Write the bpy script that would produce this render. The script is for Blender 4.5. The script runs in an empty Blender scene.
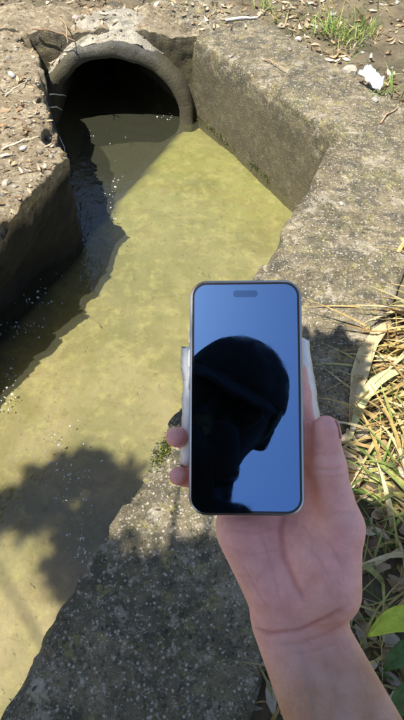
import bpy, math, random
import numpy as np
from mathutils import Vector, Matrix
random.seed(7); RNG = np.random.default_rng(7)
S = bpy.context.scene
COL = S.collection
R = math.radians

# ------------------------------------------------------------------ camera
H, F, PITCH = 1.35, 576.0, R(50)
CAM = np.array([0, 0, H])
FW = np.array([0, math.cos(PITCH), -math.sin(PITCH)])
UP = np.array([0, math.sin(PITCH), math.cos(PITCH)])
RT = np.array([1.0, 0, 0])
cd = bpy.data.cameras.new('camera'); cam = bpy.data.objects.new('camera', cd); COL.objects.link(cam)
cam.location = CAM; cam.rotation_euler = (R(90) - PITCH, 0, 0)
cd.sensor_fit = 'VERTICAL'; cd.sensor_height = 36.0; cd.lens = 36.0 * F / 720.0
cd.clip_start = 0.01; cd.clip_end = 1500
S.camera = cam

# ------------------------------------------------------------------ sky, sun, exposure
SUNV = np.array([-0.33, -0.34, 1.0]); SUNV /= np.linalg.norm(SUNV)      # towards the sun
w = bpy.data.worlds.new('World'); S.world = w; w.use_nodes = True
nt = w.node_tree; bg = nt.nodes['Background']; sky = nt.nodes.new('ShaderNodeTexSky')
sky.sky_type = 'NISHITA'; sky.sun_disc = False
sky.sun_elevation = math.asin(SUNV[2]); sky.sun_rotation = math.atan2(SUNV[0], SUNV[1])
sky.air_density = 1.0; sky.dust_density = 0.9; sky.ozone_density = 1.0
nt.links.new(sky.outputs[0], bg.inputs[0]); bg.inputs[1].default_value = 0.074
sl = bpy.data.lights.new('sun', 'SUN'); sl.energy = 4.2; sl.angle = R(0.53); sl.color = (1.0, 0.95, 0.86)
sun = bpy.data.objects.new('sun', sl); COL.objects.link(sun)
sun.rotation_euler = Vector(SUNV).to_track_quat('Z', 'Y').to_euler(); sun.location = (-2, -6, 8)
S.view_settings.view_transform = 'Standard'; S.view_settings.look = 'None'
S.view_settings.exposure = 1.32; S.view_settings.gamma = 1.0
S.render.engine = 'CYCLES'
S.cycles.transparent_max_bounces = 16

# ------------------------------------------------------------------ helpers
def at(px, py, d):
    "point seen at photo pixel (404 x 720) at depth d metres"
    return CAM + d * (FW + (px - 202) / F * RT - (py - 360) / F * UP)
def hit(px, py, z=0.0):
    r = FW + (px - 202) / F * RT - (py - 360) / F * UP
    return CAM + (z - H) / r[2] * r

def hsh(ix, iy, iz, seed):
    n = (ix * 374761393 + iy * 668265263 + iz * 2147483647 + seed * 1274126177) & 0xffffffff
    n = ((n ^ (n >> 13)) * 1274126177) & 0xffffffff
    n = (n ^ (n >> 16)) & 0xffff
    return n / 32767.5 - 1.0
def vnoise(P, freq, seed=0):
    "value noise -1..1 for an (n,3) array"
    Q = np.asarray(P, float) * freq; I = np.floor(Q).astype(np.int64); f = Q - I; f = f * f * (3 - 2 * f)
    out = 0
    for dx in (0, 1):
        for dy in (0, 1):
            for dz in (0, 1):
                wgt = (f[:, 0] if dx else 1 - f[:, 0]) * (f[:, 1] if dy else 1 - f[:, 1]) * (f[:, 2] if dz else 1 - f[:, 2])
                out = out + wgt * hsh(I[:, 0] + dx, I[:, 1] + dy, I[:, 2] + dz, seed)
    return out
def fbm(P, freq, seed=0, octv=4, gain=0.5):
    a, s = 1.0, 0
    for k in range(octv):
        s = s + a * vnoise(P, freq, seed + k * 17); freq *= 2.1; a *= gain
    return s

def mesh(name, V, Fc, mat=None, smooth=True):
    me = bpy.data.meshes.new(name)
    V = np.asarray(V, float)
    if isinstance(Fc, np.ndarray):
        n, k = Fc.shape
        me.vertices.add(len(V)); me.vertices.foreach_set('co', V.ravel())
        me.loops.add(n * k); me.loops.foreach_set('vertex_index', Fc.ravel().astype(np.int32))
        me.polygons.add(n); me.polygons.foreach_set('loop_start', np.arange(0, n * k, k, dtype=np.int32))
        me.polygons.foreach_set('loop_total', np.full(n, k, dtype=np.int32))
        me.update(calc_edges=True)
    else:
        me.from_pydata(V.tolist(), [], Fc)
    if smooth: me.polygons.foreach_set('use_smooth', [True] * len(me.polygons))
    if mat: me.materials.append(mat)
    me.validate(); me.update()
    return me
def link(name, me, parent=None, loc=None):
    o = bpy.data.objects.new(name, me); COL.objects.link(o)
    if parent: o.parent = parent
    if loc is not None: o.location = loc
    return o
def tag(o, label=None, cat=None, group=None, kind=None):
    if label: o['label'] = label
    if cat: o['category'] = cat
    if group: o['group'] = group
    if kind: o['kind'] = kind
    return o
def empty(name, loc=(0, 0, 0)):
    o = bpy.data.objects.new(name, None); COL.objects.link(o); o.location = loc; o.empty_display_size = 0.05
    return o
def vcol(me, cols, name='tint'):
    a = me.color_attributes.new(name, 'FLOAT_COLOR', 'POINT')
    c = np.ones((len(me.vertices), 4)); c[:, :3] = cols
    a.data.foreach_set('color', c.ravel())
def sub(parent_loc, V):
    return np.asarray(V, float) - np.asarray(parent_loc, float)

class Bag:
    "collects geometry into one mesh"
    def __init__(s): s.V, s.F, s.C, s.n = [], [], [], 0
    def add(s, V, Fc, c=(1, 1, 1)):
        V = np.asarray(V, float)
        s.F += [tuple(i + s.n for i in f) for f in Fc]; s.V.append(V); s.n += len(V)
        s.C.append(np.tile(np.asarray(c, float), (len(V), 1)))
    def mesh(s, name, mat, smooth=True, off=(0, 0, 0), col=True):
        me = mesh(name, np.vstack(s.V) - np.asarray(off), s.F, mat, smooth)
        if col: vcol(me, np.vstack(s.C))
        return me

def tube(pts, rad, seg=6):
    pts = np.asarray(pts, float); n = len(pts)
    rad = np.full(n, rad) if np.isscalar(rad) else np.asarray(rad)
    V, Fc = [], []
    t = np.gradient(pts, axis=0); t /= np.linalg.norm(t, axis=1)[:, None] + 1e-12
    ref = np.array([0.3, 0.2, 0.93]); u = np.cross(t[0], ref); u /= np.linalg.norm(u)
    for i in range(n):
        u = u - t[i] * u.dot(t[i]); u /= np.linalg.norm(u); v = np.cross(t[i], u)
        for k in range(seg):
            a = 2 * math.pi * k / seg
            V.append(pts[i] + rad[i] * (math.cos(a) * u + math.sin(a) * v))
    for i in range(n - 1):
        for k in range(seg):
            k2 = (k + 1) % seg
            Fc.append((i * seg + k, i * seg + k2, (i + 1) * seg + k2, (i + 1) * seg + k))
    Fc.append(tuple(range(seg))[::-1]); Fc.append(tuple((n - 1) * seg + k for k in range(seg)))
    return np.array(V), Fc
def ico():
    p = (1 + 5 ** .5) / 2
    V = np.array([(-1, p, 0), (1, p, 0), (-1, -p, 0), (1, -p, 0), (0, -1, p), (0, 1, p), (0, -1, -p), (0, 1, -p), (p, 0, -1), (p, 0, 1), (-p, 0, -1), (-p, 0, 1)], float)
    V /= np.linalg.norm(V[0])
    Fc = [(0, 11, 5), (0, 5, 1), (0, 1, 7), (0, 7, 10), (0, 10, 11), (1, 5, 9), (5, 11, 4), (11, 10, 2), (10, 7, 6), (7, 1, 8), (3, 9, 4), (3, 4, 2), (3, 2, 6), (3, 6, 8), (3, 8, 9), (4, 9, 5), (2, 4, 11), (6, 2, 10), (8, 6, 7), (9, 8, 1)]
    return V, Fc
ICO = ico()
def ico2():
    V = [tuple(v) for v in ICO[0]]; Fc = []; cache = {}
    def mid(a, b):
        k = (min(a, b), max(a, b))
        if k not in cache:
            m = np.array(V[a]) + np.array(V[b]); m /= np.linalg.norm(m); V.append(tuple(m)); cache[k] = len(V) - 1
        return cache[k]
    for a, b, c in ICO[1]:
        x, y, z = mid(a, b), mid(b, c), mid(c, a)
        Fc += [(a, x, z), (x, b, y), (z, y, c), (x, y, z)]
    return np.array(V), Fc
ICO2 = ico2()
def rotm(rx, ry, rz):
    return np.array(Matrix.Rotation(rz, 3, 'Z') @ Matrix.Rotation(ry, 3, 'Y') @ Matrix.Rotation(rx, 3, 'X'))
def rnd_rot(): return rotm(*(RNG.uniform(0, 6.28, 3)))
def stone(size, src=None, jitter=.18, flat=.6):
    V, Fc = src or ICO2
    V = V * (1 + jitter * RNG.standard_normal((len(V), 1)) * .6) * np.array([1, RNG.uniform(.6, .95), flat])
    V = V + .12 * np.column_stack([vnoise(V, 1.7, int(RNG.integers(999))) for _ in range(3)])
    return V * size / 2, Fc

# ------------------------------------------------------------------ materials
class N:
    def __init__(s, name):
        s.m = bpy.data.materials.new(name); s.m.use_nodes = True; s.t = s.m.node_tree
        s.b = s.t.nodes['Principled BSDF']; s.o = s.t.nodes['Material Output']
        s.co = s.t.nodes.new('ShaderNodeTexCoord').outputs['Object']
        g = s.t.nodes.new('ShaderNodeNewGeometry'); s.pos = g.outputs['Position']; s.nrm = g.outputs['Normal']
    def nd(s, ty, **k):
        n = s.t.nodes.new('ShaderNode' + ty)
        for a, b in k.items(): setattr(n, a, b)
        return n
    def l(s, a, b): s.t.links.new(a, b)
    def put(s, sock, v):
        if hasattr(v, 'is_output'): s.l(v, sock)
        elif isinstance(v, (tuple, list)) and sock.type == 'RGBA' and len(v) == 3: sock.default_value = (*v, 1)
        else: sock.default_value = v
    def noise(s, scale, detail=4, rough=.55, vec=None, dist=0, sc3=None):
        n = s.nd('TexNoise'); s.put(n.inputs['Scale'], scale); n.inputs['Detail'].default_value = detail
        n.inputs['Roughness'].default_value = rough; n.inputs['Distortion'].default_value = dist
        v = vec or s.pos
        if sc3:
            mp = s.nd('Mapping'); s.l(v, mp.inputs[0]); mp.inputs['Scale'].default_value = sc3; v = mp.outputs[0]
        s.l(v, n.inputs['Vector']); return n.outputs['Fac']
    def voro(s, scale, feature='F1', rnd=1.0, out='Distance'):
        n = s.nd('TexVoronoi', feature=feature); n.inputs['Scale'].default_value = scale
        n.inputs['Randomness'].default_value = rnd; s.l(s.pos, n.inputs['Vector']); return n.outputs[out]
    def ramp(s, f, *stops, interp='LINEAR'):
        n = s.nd('ValToRGB'); s.l(f, n.inputs[0]); e = n.color_ramp.elements; n.color_ramp.interpolation = interp
        while len(e) < len(stops): e.new(.5)
        for x, (p, c) in zip(e, stops):
            x.position = p; x.color = (c, c, c, 1) if np.isscalar(c) else (*c, 1)
        return n.outputs[0]
    def mix(s, f, a, b, mode='MIX'):
        n = s.nd('Mix', data_type='RGBA', blend_type=mode)
        s.put(n.inputs[0], f); s.put(n.inputs[6], a); s.put(n.inputs[7], b); return n.outputs[2]
    def math(s, op, a, b=0.0):
        n = s.nd('Math', operation=op); s.put(n.inputs[0], a); s.put(n.inputs[1], b); return n.outputs[0]
    def attr(s, name='tint'):
        n = s.nd('Attribute'); n.attribute_name = name; return n.outputs['Color']
    def xyz(s):
        n = s.nd('SeparateXYZ'); s.l(s.pos, n.inputs[0]); return n.outputs
    def bump(s, h, strength=.5, dist=.01, prev=None):
        n = s.nd('Bump'); n.inputs['Strength'].default_value = strength; n.inputs['Distance'].default_value = dist
        s.l(h, n.inputs['Height'])
        if prev: s.l(prev, n.inputs['Normal'])
        s.l(n.outputs[0], s.b.inputs['Normal']); return n.outputs[0]
    def set(s, **k):
        for a, v in k.items(): s.put(s.b.inputs[a.replace('_', ' ').title().replace('Ior', 'IOR').replace('Sss', 'SSS')], v)
        return s

def concrete(name, c1, c2, spk, moss=.3, wet=True):
    m = N(name)
    big = m.ramp(m.noise(3.2, 5, .6), (.32, 0), (.68, 1))
    base = m.mix(big, c1, c2)
    med = m.ramp(m.noise(17, 5, .65), (.35, 0), (.62, 1))
    base = m.mix(m.math('MULTIPLY', med, .55), base, tuple(x * .45 for x in c1))
    # dark lichen blotches
    li = m.ramp(m.noise(7.5, 6, .7, dist=.6), (.53, 0), (.62, 1))
    base = m.mix(m.math('MULTIPLY', li, .65), base, (.055, .052, .04))
    # green-brown moss film
    mo = m.ramp(m.noise(5.1, 5, .65, dist=.4), (.5, 0), (.66, 1))
    base = m.mix(m.math('MULTIPLY', mo, moss), base, (.085, .085, .028))
    # pale grains
    # crusts of pale grey-pink and yellow lichen
    for sc_, th_, lc_, am_ in ((26, .58, (.36, .29, .215), .75), (19, .56, (.27, .23, .07), .7), (60, .6, (.44, .38, .29), .7), (38, .56, (.045, .04, .028), .85), (9, .54, (.045, .042, .028), .8), (6.5, .57, (.33, .29, .215), .65), (13, .6, (.37, .33, .26), .6)):
        cr = m.ramp(m.noise(sc_, 5, .72, dist=.3), (th_, 0), (th_ + .05, 1)); base = m.mix(m.math('MULTIPLY', cr, am_ * min(1, spk)), base, lc_)
    v = m.voro(85); g = m.ramp(v, (.2, 1), (.36, 0))
    sel = m.ramp(m.noise(42, 2), (.47, 0), (.53, 1))
    base = m.mix(m.math('MULTIPLY', m.math('MULTIPLY', g, sel), spk), base, (.46, .41, .32))
    v2 = m.voro(210); g2 = m.ramp(v2, (.18, 1), (.34, 0)); s2 = m.ramp(m.noise(95, 2), (.52, 0), (.6, 1))
    base = m.mix(m.math('MULTIPLY', m.math('MULTIPLY', g2, s2), spk * .8), base, (.46, .43, .36))
    pit = m.ramp(m.noise(130, 3, .7), (.3, 1), (.42, 0))
    base = m.mix(m.math('MULTIPLY', pit, .6), base, (.035, .03, .022))
    if wet:   # algae and damp staining that grows up from the waterline
        z = m.xyz()[2]; hz = m.math('ADD', z, m.math('MULTIPLY', m.noise(6, 5, .6), .28))
        al = m.ramp(m.math('ADD', hz, .7), (.67, 1), (.83, 0))
        base = m.mix(m.math('MULTIPLY', al, .72), base, (.06, .05, .022))
    m.l(base, m.b.inputs['Base Color']); m.set(roughness=.92)
    n1 = m.bump(m.noise(60, 6, .7), .7, .012)
    m.bump(m.math('SUBTRACT', m.ramp(v, (.0, 1), (.35, 0)), m.math('MULTIPLY', pit, .8)), .6, .006, n1)
    return m.m
M = {}
M['concrete'] = concrete('weathered_concrete', (.08, .064, .033), (.295, .24, .145), .85, .6)
M['headwall'] = concrete('damp_concrete', (.075, .062, .04), (.13, .11, .07), .3, .5)
M['pipe'] = concrete('pipe_concrete', (.05, .05, .045), (.105, .103, .092), .1, .2)
M['mortar'] = concrete('pale_mortar', (.3, .27, .21), (.43, .39, .31), .4, .1, wet=False)

m = N('earth_bank')
b = m.mix(m.ramp(m.noise(6, 6, .65), (.3, 0), (.7, 1)), (.21, .155, .085), (.42, .34, .215))
b = m.mix(m.ramp(m.noise(28, 5, .7), (.5, 0), (.66, 1)), b, (.56, .47, .32))
b = m.mix(m.math('MULTIPLY', m.ramp(m.noise(40, 5, .7), (.36, 1), (.46, 0)), .8), b, (.045, .03, .016))
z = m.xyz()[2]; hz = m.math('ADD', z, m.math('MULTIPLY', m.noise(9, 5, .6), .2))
b = m.mix(m.ramp(m.math('ADD', m.math('MULTIPLY', hz, 1.6), .7), (.72, 1), (.86, 0)), b, (.022, .018, .01))  # shade of the bank face put into its colour, near-black below the lip
m.l(b, m.b.inputs['Base Color']); m.set(roughness=1.0); m.bump(m.noise(45, 7, .75), 1, .03); M['bank'] = m.m

m = N('soil')
b = m.mix(m.ramp(m.noise(5, 6, .65), (.35, 0), (.65, 1)), (.12, .092, .052), (.3, .24, .145))
b = m.mix(m.ramp(m.noise(38, 5, .7), (.52, 0), (.66, 1)), b, (.22, .17, .1))
b = m.mix(m.math('MULTIPLY', m.ramp(m.noise(2.2, 4, .6), (.5, 0), (.62, 1)), .5), b, (.06, .08, .025))
m.l(b, m.b.inputs['Base Color']); m.set(roughness=1.0); m.bump(m.noise(50, 7, .75), 1, .03); M['soil'] = m.m

m = N('stream_bed_silt')
y = m.xyz()[1]
gr = m.ramp(m.math('ADD', m.math('MULTIPLY', m.math('ADD', y, m.math('MULTIPLY', m.noise(2.4, 4), 1.6)), .25), 0.0), (.5, 0), (.92, 1))
b = m.mix(gr, (.265, .22, .145), (.215, .215, .085))
b = m.mix(m.math('MULTIPLY', m.ramp(m.noise(8, 5, .65, dist=.8), (.5, 0), (.62, 1)), .55), b, (.2, .15, .075))
b = m.mix(m.math('MULTIPLY', m.ramp(m.noise(5, 6, .62, dist=.5, sc3=(1, .55, 1)), (.42, 0), (.68, 1)), .6), b, (.15, .15, .04))
b = m.mix(m.math('MULTIPLY', m.ramp(m.noise(1.7, 4, .6, dist=.6), (.42, 0), (.62, 1)), .62), b, (.115, .115, .035))
b = m.mix(m.math('MULTIPLY', m.ramp(m.noise(14, 6, .7), (.5, 0), (.68, 1)), .5), b, (.36, .33, .15))
b = m.mix(m.math('MULTIPLY', m.ramp(m.noise(34, 5, .7, dist=.4), (.34, 1), (.45, 0)), .5), b, (.12, .1, .03))
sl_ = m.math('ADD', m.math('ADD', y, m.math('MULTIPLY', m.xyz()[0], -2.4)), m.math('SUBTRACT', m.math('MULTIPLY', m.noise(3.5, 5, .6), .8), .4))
b = m.mix(m.ramp(m.math('MULTIPLY', sl_, .2), (.745, 0), (.80, 1)), b, (.016, .016, .008))    # near-black tone over the dip towards the pipe and left bank
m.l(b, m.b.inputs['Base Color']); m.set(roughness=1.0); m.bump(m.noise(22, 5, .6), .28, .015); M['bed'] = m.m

m = N('stream_water')
t = m.t; t.nodes.remove(m.b)
tr = m.nd('BsdfTransparent'); tr.inputs[0].default_value = (.92, .915, .79, 1)
gl = m.nd('BsdfGlossy'); gl.inputs['Roughness'].default_value = .03; gl.inputs[0].default_value = (1, 1, 1, 1)
di = m.nd('BsdfDiffuse'); di.inputs[0].default_value = (.30, .31, .2, 1)
fr = m.nd('Fresnel'); fr.inputs['IOR'].default_value = 1.6
bp = m.nd('Bump'); bp.inputs['Strength'].default_value = .55; bp.inputs['Distance'].default_value = .012
m.l(m.math('ADD', m.noise(22, 3, .5, dist=.8, sc3=(1, .6, 1)), m.math('MULTIPLY', m.noise(70, 2, .5), .25)), bp.inputs['Height'])
for s_ in (gl, fr): m.l(bp.outputs[0], s_.inputs['Normal'])
mx = m.nd('MixShader'); mx.inputs[0].default_value = .075; m.l(tr.outputs[0], mx.inputs[1]); m.l(di.outputs[0], mx.inputs[2])
m2 = m.nd('MixShader'); m.l(fr.outputs[0], m2.inputs[0]); m.l(mx.outputs[0], m2.inputs[1]); m.l(gl.outputs[0], m2.inputs[2])
m.l(m2.outputs[0], m.o.inputs['Surface']); M['water'] = m.m

def plain(name, col, rough=.8, tint=False, bumpsc=None, var=.3, trans=0, **k):
    m = N(name); c = m.attr() if tint else col
    v = m.ramp(m.noise(60, 4, .6), (.3, 1 - var), (.7, 1 + var * .3))
    c = m.mix(1.0, c, v, 'MULTIPLY')
    m.l(c, m.b.inputs['Base Color']); m.set(roughness=rough, **k)
    if bumpsc: m.bump(m.noise(bumpsc, 4, .6), .5, .004)
    if trans:
        tl = m.nd('BsdfTranslucent'); m.l(c, tl.inputs[0]); mx = m.nd('MixShader'); mx.inputs[0].default_value = trans
        m.l(m.b.outputs[0], mx.inputs[1]); m.l(tl.outputs[0], mx.inputs[2]); m.l(mx.outputs[0], m.o.inputs['Surface'])
    return m.m
M['grain'] = plain('stone_grain', None, .85, True, 220)
M['leafy'] = plain('leaf_blade', None, .55, True, None, .35, .28)
M['straw'] = plain('dry_straw', None, .6, True, None, .3, .15)
M['twig'] = plain('twig_bark', None, .9, True, 150)
M['foam_glints'] = plain('foam_glint_fleck', (.5, .53, .53), .12)
M['plastic'] = plain('white_plastic_film', (.5, .53, .6), .35, False, 60, .12)
M['rubber'] = plain('white_packet', (.88, .9, .92), .45, False, 90, .1)
M['bark'] = plain('tree_bark', (.12, .085, .055), .95, False, 40)
M['steel'] = plain('phone_frame_metal', (.55, .53, .5), .28, False, None, .05, metallic=1.0)
M['black'] = plain('black_plastic', (.012, .012, .014), .35, False, None, .05)
M['matte'] = plain('matte_black_case', (.006, .006, .008), .9, False, None, .05)
M['glass'] = plain('lens_glass', (.01, .01, .015), .03, False, None, .02)
m = N('phone_screen_glass'); m.set(metallic=1.0, roughness=.015); m.put(m.b.inputs['Base Color'], (.115, .23, .45)); m.l(m.ramp(m.noise(55, 4, .6, dist=1.2), (.45, .012), (.75, .07)), m.b.inputs['Roughness']); M['screen'] = m.m
m = N('sensor_window_glass'); m.set(metallic=1.0, roughness=.03); m.put(m.b.inputs['Base Color'], (.07, .14, .28)); M['slot'] = m.m
M['bezel'] = plain('screen_border_black', (.006, .006, .008), .06, False, None, .02)
M['cloth'] = plain('black_cotton', (.006, .006, .009), .95, False, 300)
M['denim'] = plain('dark_trousers', (.025, .03, .04), .95, False, 300)
M['hair'] = plain('black_hair', (.007, .006, .006), .75, False, 200)
M['shoe'] = plain('dark_shoe', (.03, .03, .03), .7, False, 100)
M['eye'] = plain('eye', (.6, .58, .55), .1, False, None, .02)
m = N('skin')
v = m.mix(m.math('MULTIPLY', m.ramp(m.noise(85, 5, .6), (.35, 0), (.65, 1)), .35), m.attr(), (.5, .2, .16))
v = m.mix(m.math('MULTIPLY', m.ramp(m.noise(38, 4, .65), (.42, 0), (.66, 1)), .35), v, (.85, .56, .47))
m.l(v, m.b.inputs['Base Color']); m.set(roughness=.5)
m.b.inputs['Subsurface Weight'].default_value = .18; m.b.inputs['Subsurface Radius'].default_value = (.008, .003, .0015)
m.b.inputs['Subsurface Scale'].default_value = .6
m.bump(m.math('ADD', m.noise(420, 3, .6), m.math('MULTIPLY', m.noise(150, 5, .7), 1.0)), .5, .0014); M['skin'] = m.m
M['nail'] = plain('finger_nail', (.6, .34, .32), .25, False, None, .05)

# ------------------------------------------------------------------ layout of the channel
WATER = -0.50
A = np.array([-0.03, 3.58]); B = np.array([0.61, 2.47]); nd_ = np.array([-.412, -.911])
Cn = B + nd_ * 7.2
RIGHT = [A + (A - B) / np.linalg.norm(A - B) * 1.3, B, Cn]
LEFT = [np.array([-1.10, 3.85]), np.array([-.575, 2.22]), np.array([-.73, 1.70]), np.array([-1.35, .30]), Cn + np.array([-1.25, .1])]

def offset(poly, d):
    "mitred offset; side = +1 to the left of travel when d>0"
    out = []
    n = len(poly)
    for i in range(n):
        ns = []
        if i > 0: e = poly[i] - poly[i - 1]; e /= np.linalg.norm(e); ns.append(np.array([-e[1], e[0]]))
        if i < n - 1: e = poly[i + 1] - poly[i]; e /= np.linalg.norm(e); ns.append(np.array([-e[1], e[0]]))
        b_ = sum(ns); b_ /= np.linalg.norm(b_); out.append(poly[i] + b_ * d / b_.dot(ns[0]))
    return out
def wall_sweep(poly, thick, side, ztop, zbot, zout, step, amp, freq, seed, chip=.02, cut=None, under=0.0):
    "rough wall: inner edge along poly, thickness to one side; ztop is a function of (x, y)"
    outer = offset(poly, thick * side)
    I, O = [], []
    for i in range(len(poly) - 1):
        L = np.linalg.norm(poly[i + 1] - poly[i])
        stp = step if (cut is None or i < cut) else step * 3
        k = max(2, int(L / stp))
        for t_ in np.linspace(0, 1, k, endpoint=(i == len(poly) - 2)):
            I.append(poly[i] + (poly[i + 1] - poly[i]) * t_); O.append(outer[i] + (outer[i + 1] - outer[i]) * t_)
    I, O = np.array(I), np.array(O); ns = len(I)
    # profile: (fraction across, height fraction below top) 
    face = [(0.0, z_) for z_ in np.linspace(zbot, -.025, max(3, int(-zbot / step)))]
    top = [(x, 0.0) for x in np.linspace(.02 / thick, 1 - .02 / thick, max(3, int(thick / step)))]
    prof = face + [(.002, -.010), (.007 / thick, -.003)] + top + [(1, -.012), (1, -.05), (1, zout * .5), (1, zout)]
    fx = np.array([p[0] for p in prof]); fz = np.array([p[1] for p in prof]); npf = len(prof)
    XY = I[:, None, :] + (O - I)[:, None, :] * fx[None, :, None]
    zt = np.array([ztop(x, y_) for x, y_ in XY.reshape(-1, 2)]).reshape(ns, npf)
    V = np.concatenate([XY, (zt + fz[None, :])[:, :, None]], 2).reshape(-1, 3)
    D = np.column_stack([fbm(V, freq, seed + k) for k in range(3)])
    fine = np.column_stack([vnoise(V, freq * 9, seed + 50 + k) for k in range(3)])
    V2 = V + D * amp + fine * amp * .22
    # broken arris along the inner edge
    edge = np.exp(-((np.tile(fx, ns) * thick) / .03) ** 2) * np.exp(-(np.tile(fz, ns) / .04) ** 2)
    c = np.clip(fbm(V, 11, seed + 90, 3) - .1, 0, 1)
    V2[:, 2] -= edge * c * chip
    inn = np.repeat((O - I) / np.linalg.norm(O - I, axis=1)[:, None], npf, 0)
    V2[:, :2] += inn * (edge * c * chip)[:, None]
    V2[:, :2] += inn * (under * (np.tile(fx, ns) < .01) * np.clip(-np.tile(fz, ns) / .45, 0, 1) * np.clip((2.3 - V[:, 1]) / .35, 0, 1))[:, None]
    i, j = np.meshgrid(np.arange(ns - 1), np.arange(npf - 1), indexing='ij')
    a = (i * npf + j).ravel()
    Q = np.column_stack([a, a + npf, a + npf + 1, a + 1])
    if side < 0: Q = Q[:, ::-1]
    return V2, Q, I, O
# ------------------------------------------------------------------ ground
def inside(poly, P):
    x, y_ = P[:, 0], P[:, 1]; r = np.zeros(len(P), bool); n = len(poly)
    for i in range(n):
        (x1, y1), (x2, y2) = poly[i], poly[(i + 1) % n]
        c = ((y1 > y_) != (y2 > y_)) & (x < (x2 - x1) * (y_ - y1) / (y2 - y1 + 1e-12) + x1); r ^= c
    return r
RT_E = offset(RIGHT, .2); LF_E = offset(LEFT, -.27)
CHAN = [LF_E[0] + [0, -.05]] + [RT_E[1] + (RT_E[0] - RT_E[1]) * .6] + RT_E[1:] + LF_E[:0:-1]
def axis(lo, hi, st, far):
    a = list(np.arange(lo, hi, st)); s_ = st; x = a[-1]
    while x < far: s_ *= 1.35; x += s_; a.append(x)
    s_ = st; x = lo
    while x > -far: s_ *= 1.35; x -= s_; a.insert(0, x)
    return np.array(a)
gx, gy = axis(-2.2, 2.4, .035, 600), axis(-1.6, 5.2, .035, 600)
X, Y = np.meshgrid(gx, gy, indexing='ij'); P = np.column_stack([X.ravel(), Y.ravel(), np.zeros(X.size)])
def land(P):
    z = -.035 + .022 * fbm(P, 2.3, 5) + .012 * fbm(P, 9, 6)
    leftside = np.clip((-.6 - P[:, 0]) / .6, 0, 1) * np.clip((P[:, 1] - .2) / 1.0, 0, 1) * np.clip((3.6 - P[:, 1]) / .8, 0, 1)
    back = np.clip((P[:, 1] - 3.85) / 1.5, 0, 1)
    return z + leftside * .06 + back * .10
z = land(P); ins = inside(CHAN, P[:, :2]); z[ins] = -.95
P[:, 2] = z
nxg, nyg = len(gx), len(gy)
i, j = np.meshgrid(np.arange(nxg - 1), np.arange(nyg - 1), indexing='ij'); a = (i * nyg + j).ravel()
Qg = np.column_stack([a, a + nyg, a + nyg + 1, a + 1])
zq = P[Qg][:, :, 2]; cq = P[Qg].mean(1)
Qg = Qg[~(((zq.max(1) - zq.min(1)) > .3) & (np.abs(cq[:, 0] + .54) < .46) & (cq[:, 1] > 3.4) & (cq[:, 1] < 4.3))]
tag(link('ground', mesh('ground', P, Qg, M['soil'])), kind='structure')

def sheet(name, x0, x1, y0, y1, st, zf, mat, keep=None):
    xs, ys = np.arange(x0, x1, st), np.arange(y0, y1, st)
    X, Y = np.meshgrid(xs, ys, indexing='ij'); P = np.column_stack([X.ravel(), Y.ravel(), np.zeros(X.size)])
    P[:, 2] = zf(P); n = len(ys)
    i, j = np.meshgrid(np.arange(len(xs) - 1), np.arange(n - 1), indexing='ij'); a = (i * n + j).ravel()
    Q = np.column_stack([a, a + n, a + n + 1, a + 1])
    if keep is not None:
        k = keep(P); Q = Q[k[Q].any(1)]
        used = np.unique(Q); rm = np.full(len(P), -1); rm[used] = np.arange(len(used)); P, Q = P[used], rm[Q]
    return mesh(name, P, Q, mat)
def in_ch(P): return inside(CHAN, P[:, :2]) | ((P[:, 1] > 3.3) & (np.abs(P[:, 0] + .54) < .47))
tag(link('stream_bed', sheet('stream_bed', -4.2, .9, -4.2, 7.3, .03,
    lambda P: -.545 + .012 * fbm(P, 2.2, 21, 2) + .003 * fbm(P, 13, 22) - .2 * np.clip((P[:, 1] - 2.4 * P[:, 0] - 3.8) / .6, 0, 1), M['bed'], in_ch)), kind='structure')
def wz(P):
    q = P.copy(); u = P[:, 0] * .9 - P[:, 1] * .41; v_ = P[:, 0] * .41 + P[:, 1] * .9
    q[:, 0] = u; q[:, 1] = v_ * .6
    return WATER + .0022 * fbm(q, 9, 31, 3) + .0012 * np.sin(v_ * 46 + 5 * vnoise(P, 2.5, 33)) * np.clip(vnoise(P, 1.7, 34) + .2, 0, 1)
tag(link('water', sheet('water', -4.2, .9, -4.2, 7.3, .018, wz, M['water'], in_ch)), kind='structure')

# ------------------------------------------------------------------ concrete walls
Vw, Qw, I_, O_ = wall_sweep(RIGHT, .47, 1, lambda x, y_: 0.0, -.85, -.35, .013, .0055, 5.5, 3, chip=.045, cut=2)
wing = tag(link('retaining_wall', mesh('retaining_wall', Vw, Qw, M['concrete'])),
    'angled weathered concrete wall with a wide speckled crest along the right of the channel', 'wall')
STONES = [stone(1.0, ICO, .4, .5) for _ in range(60)]
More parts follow.
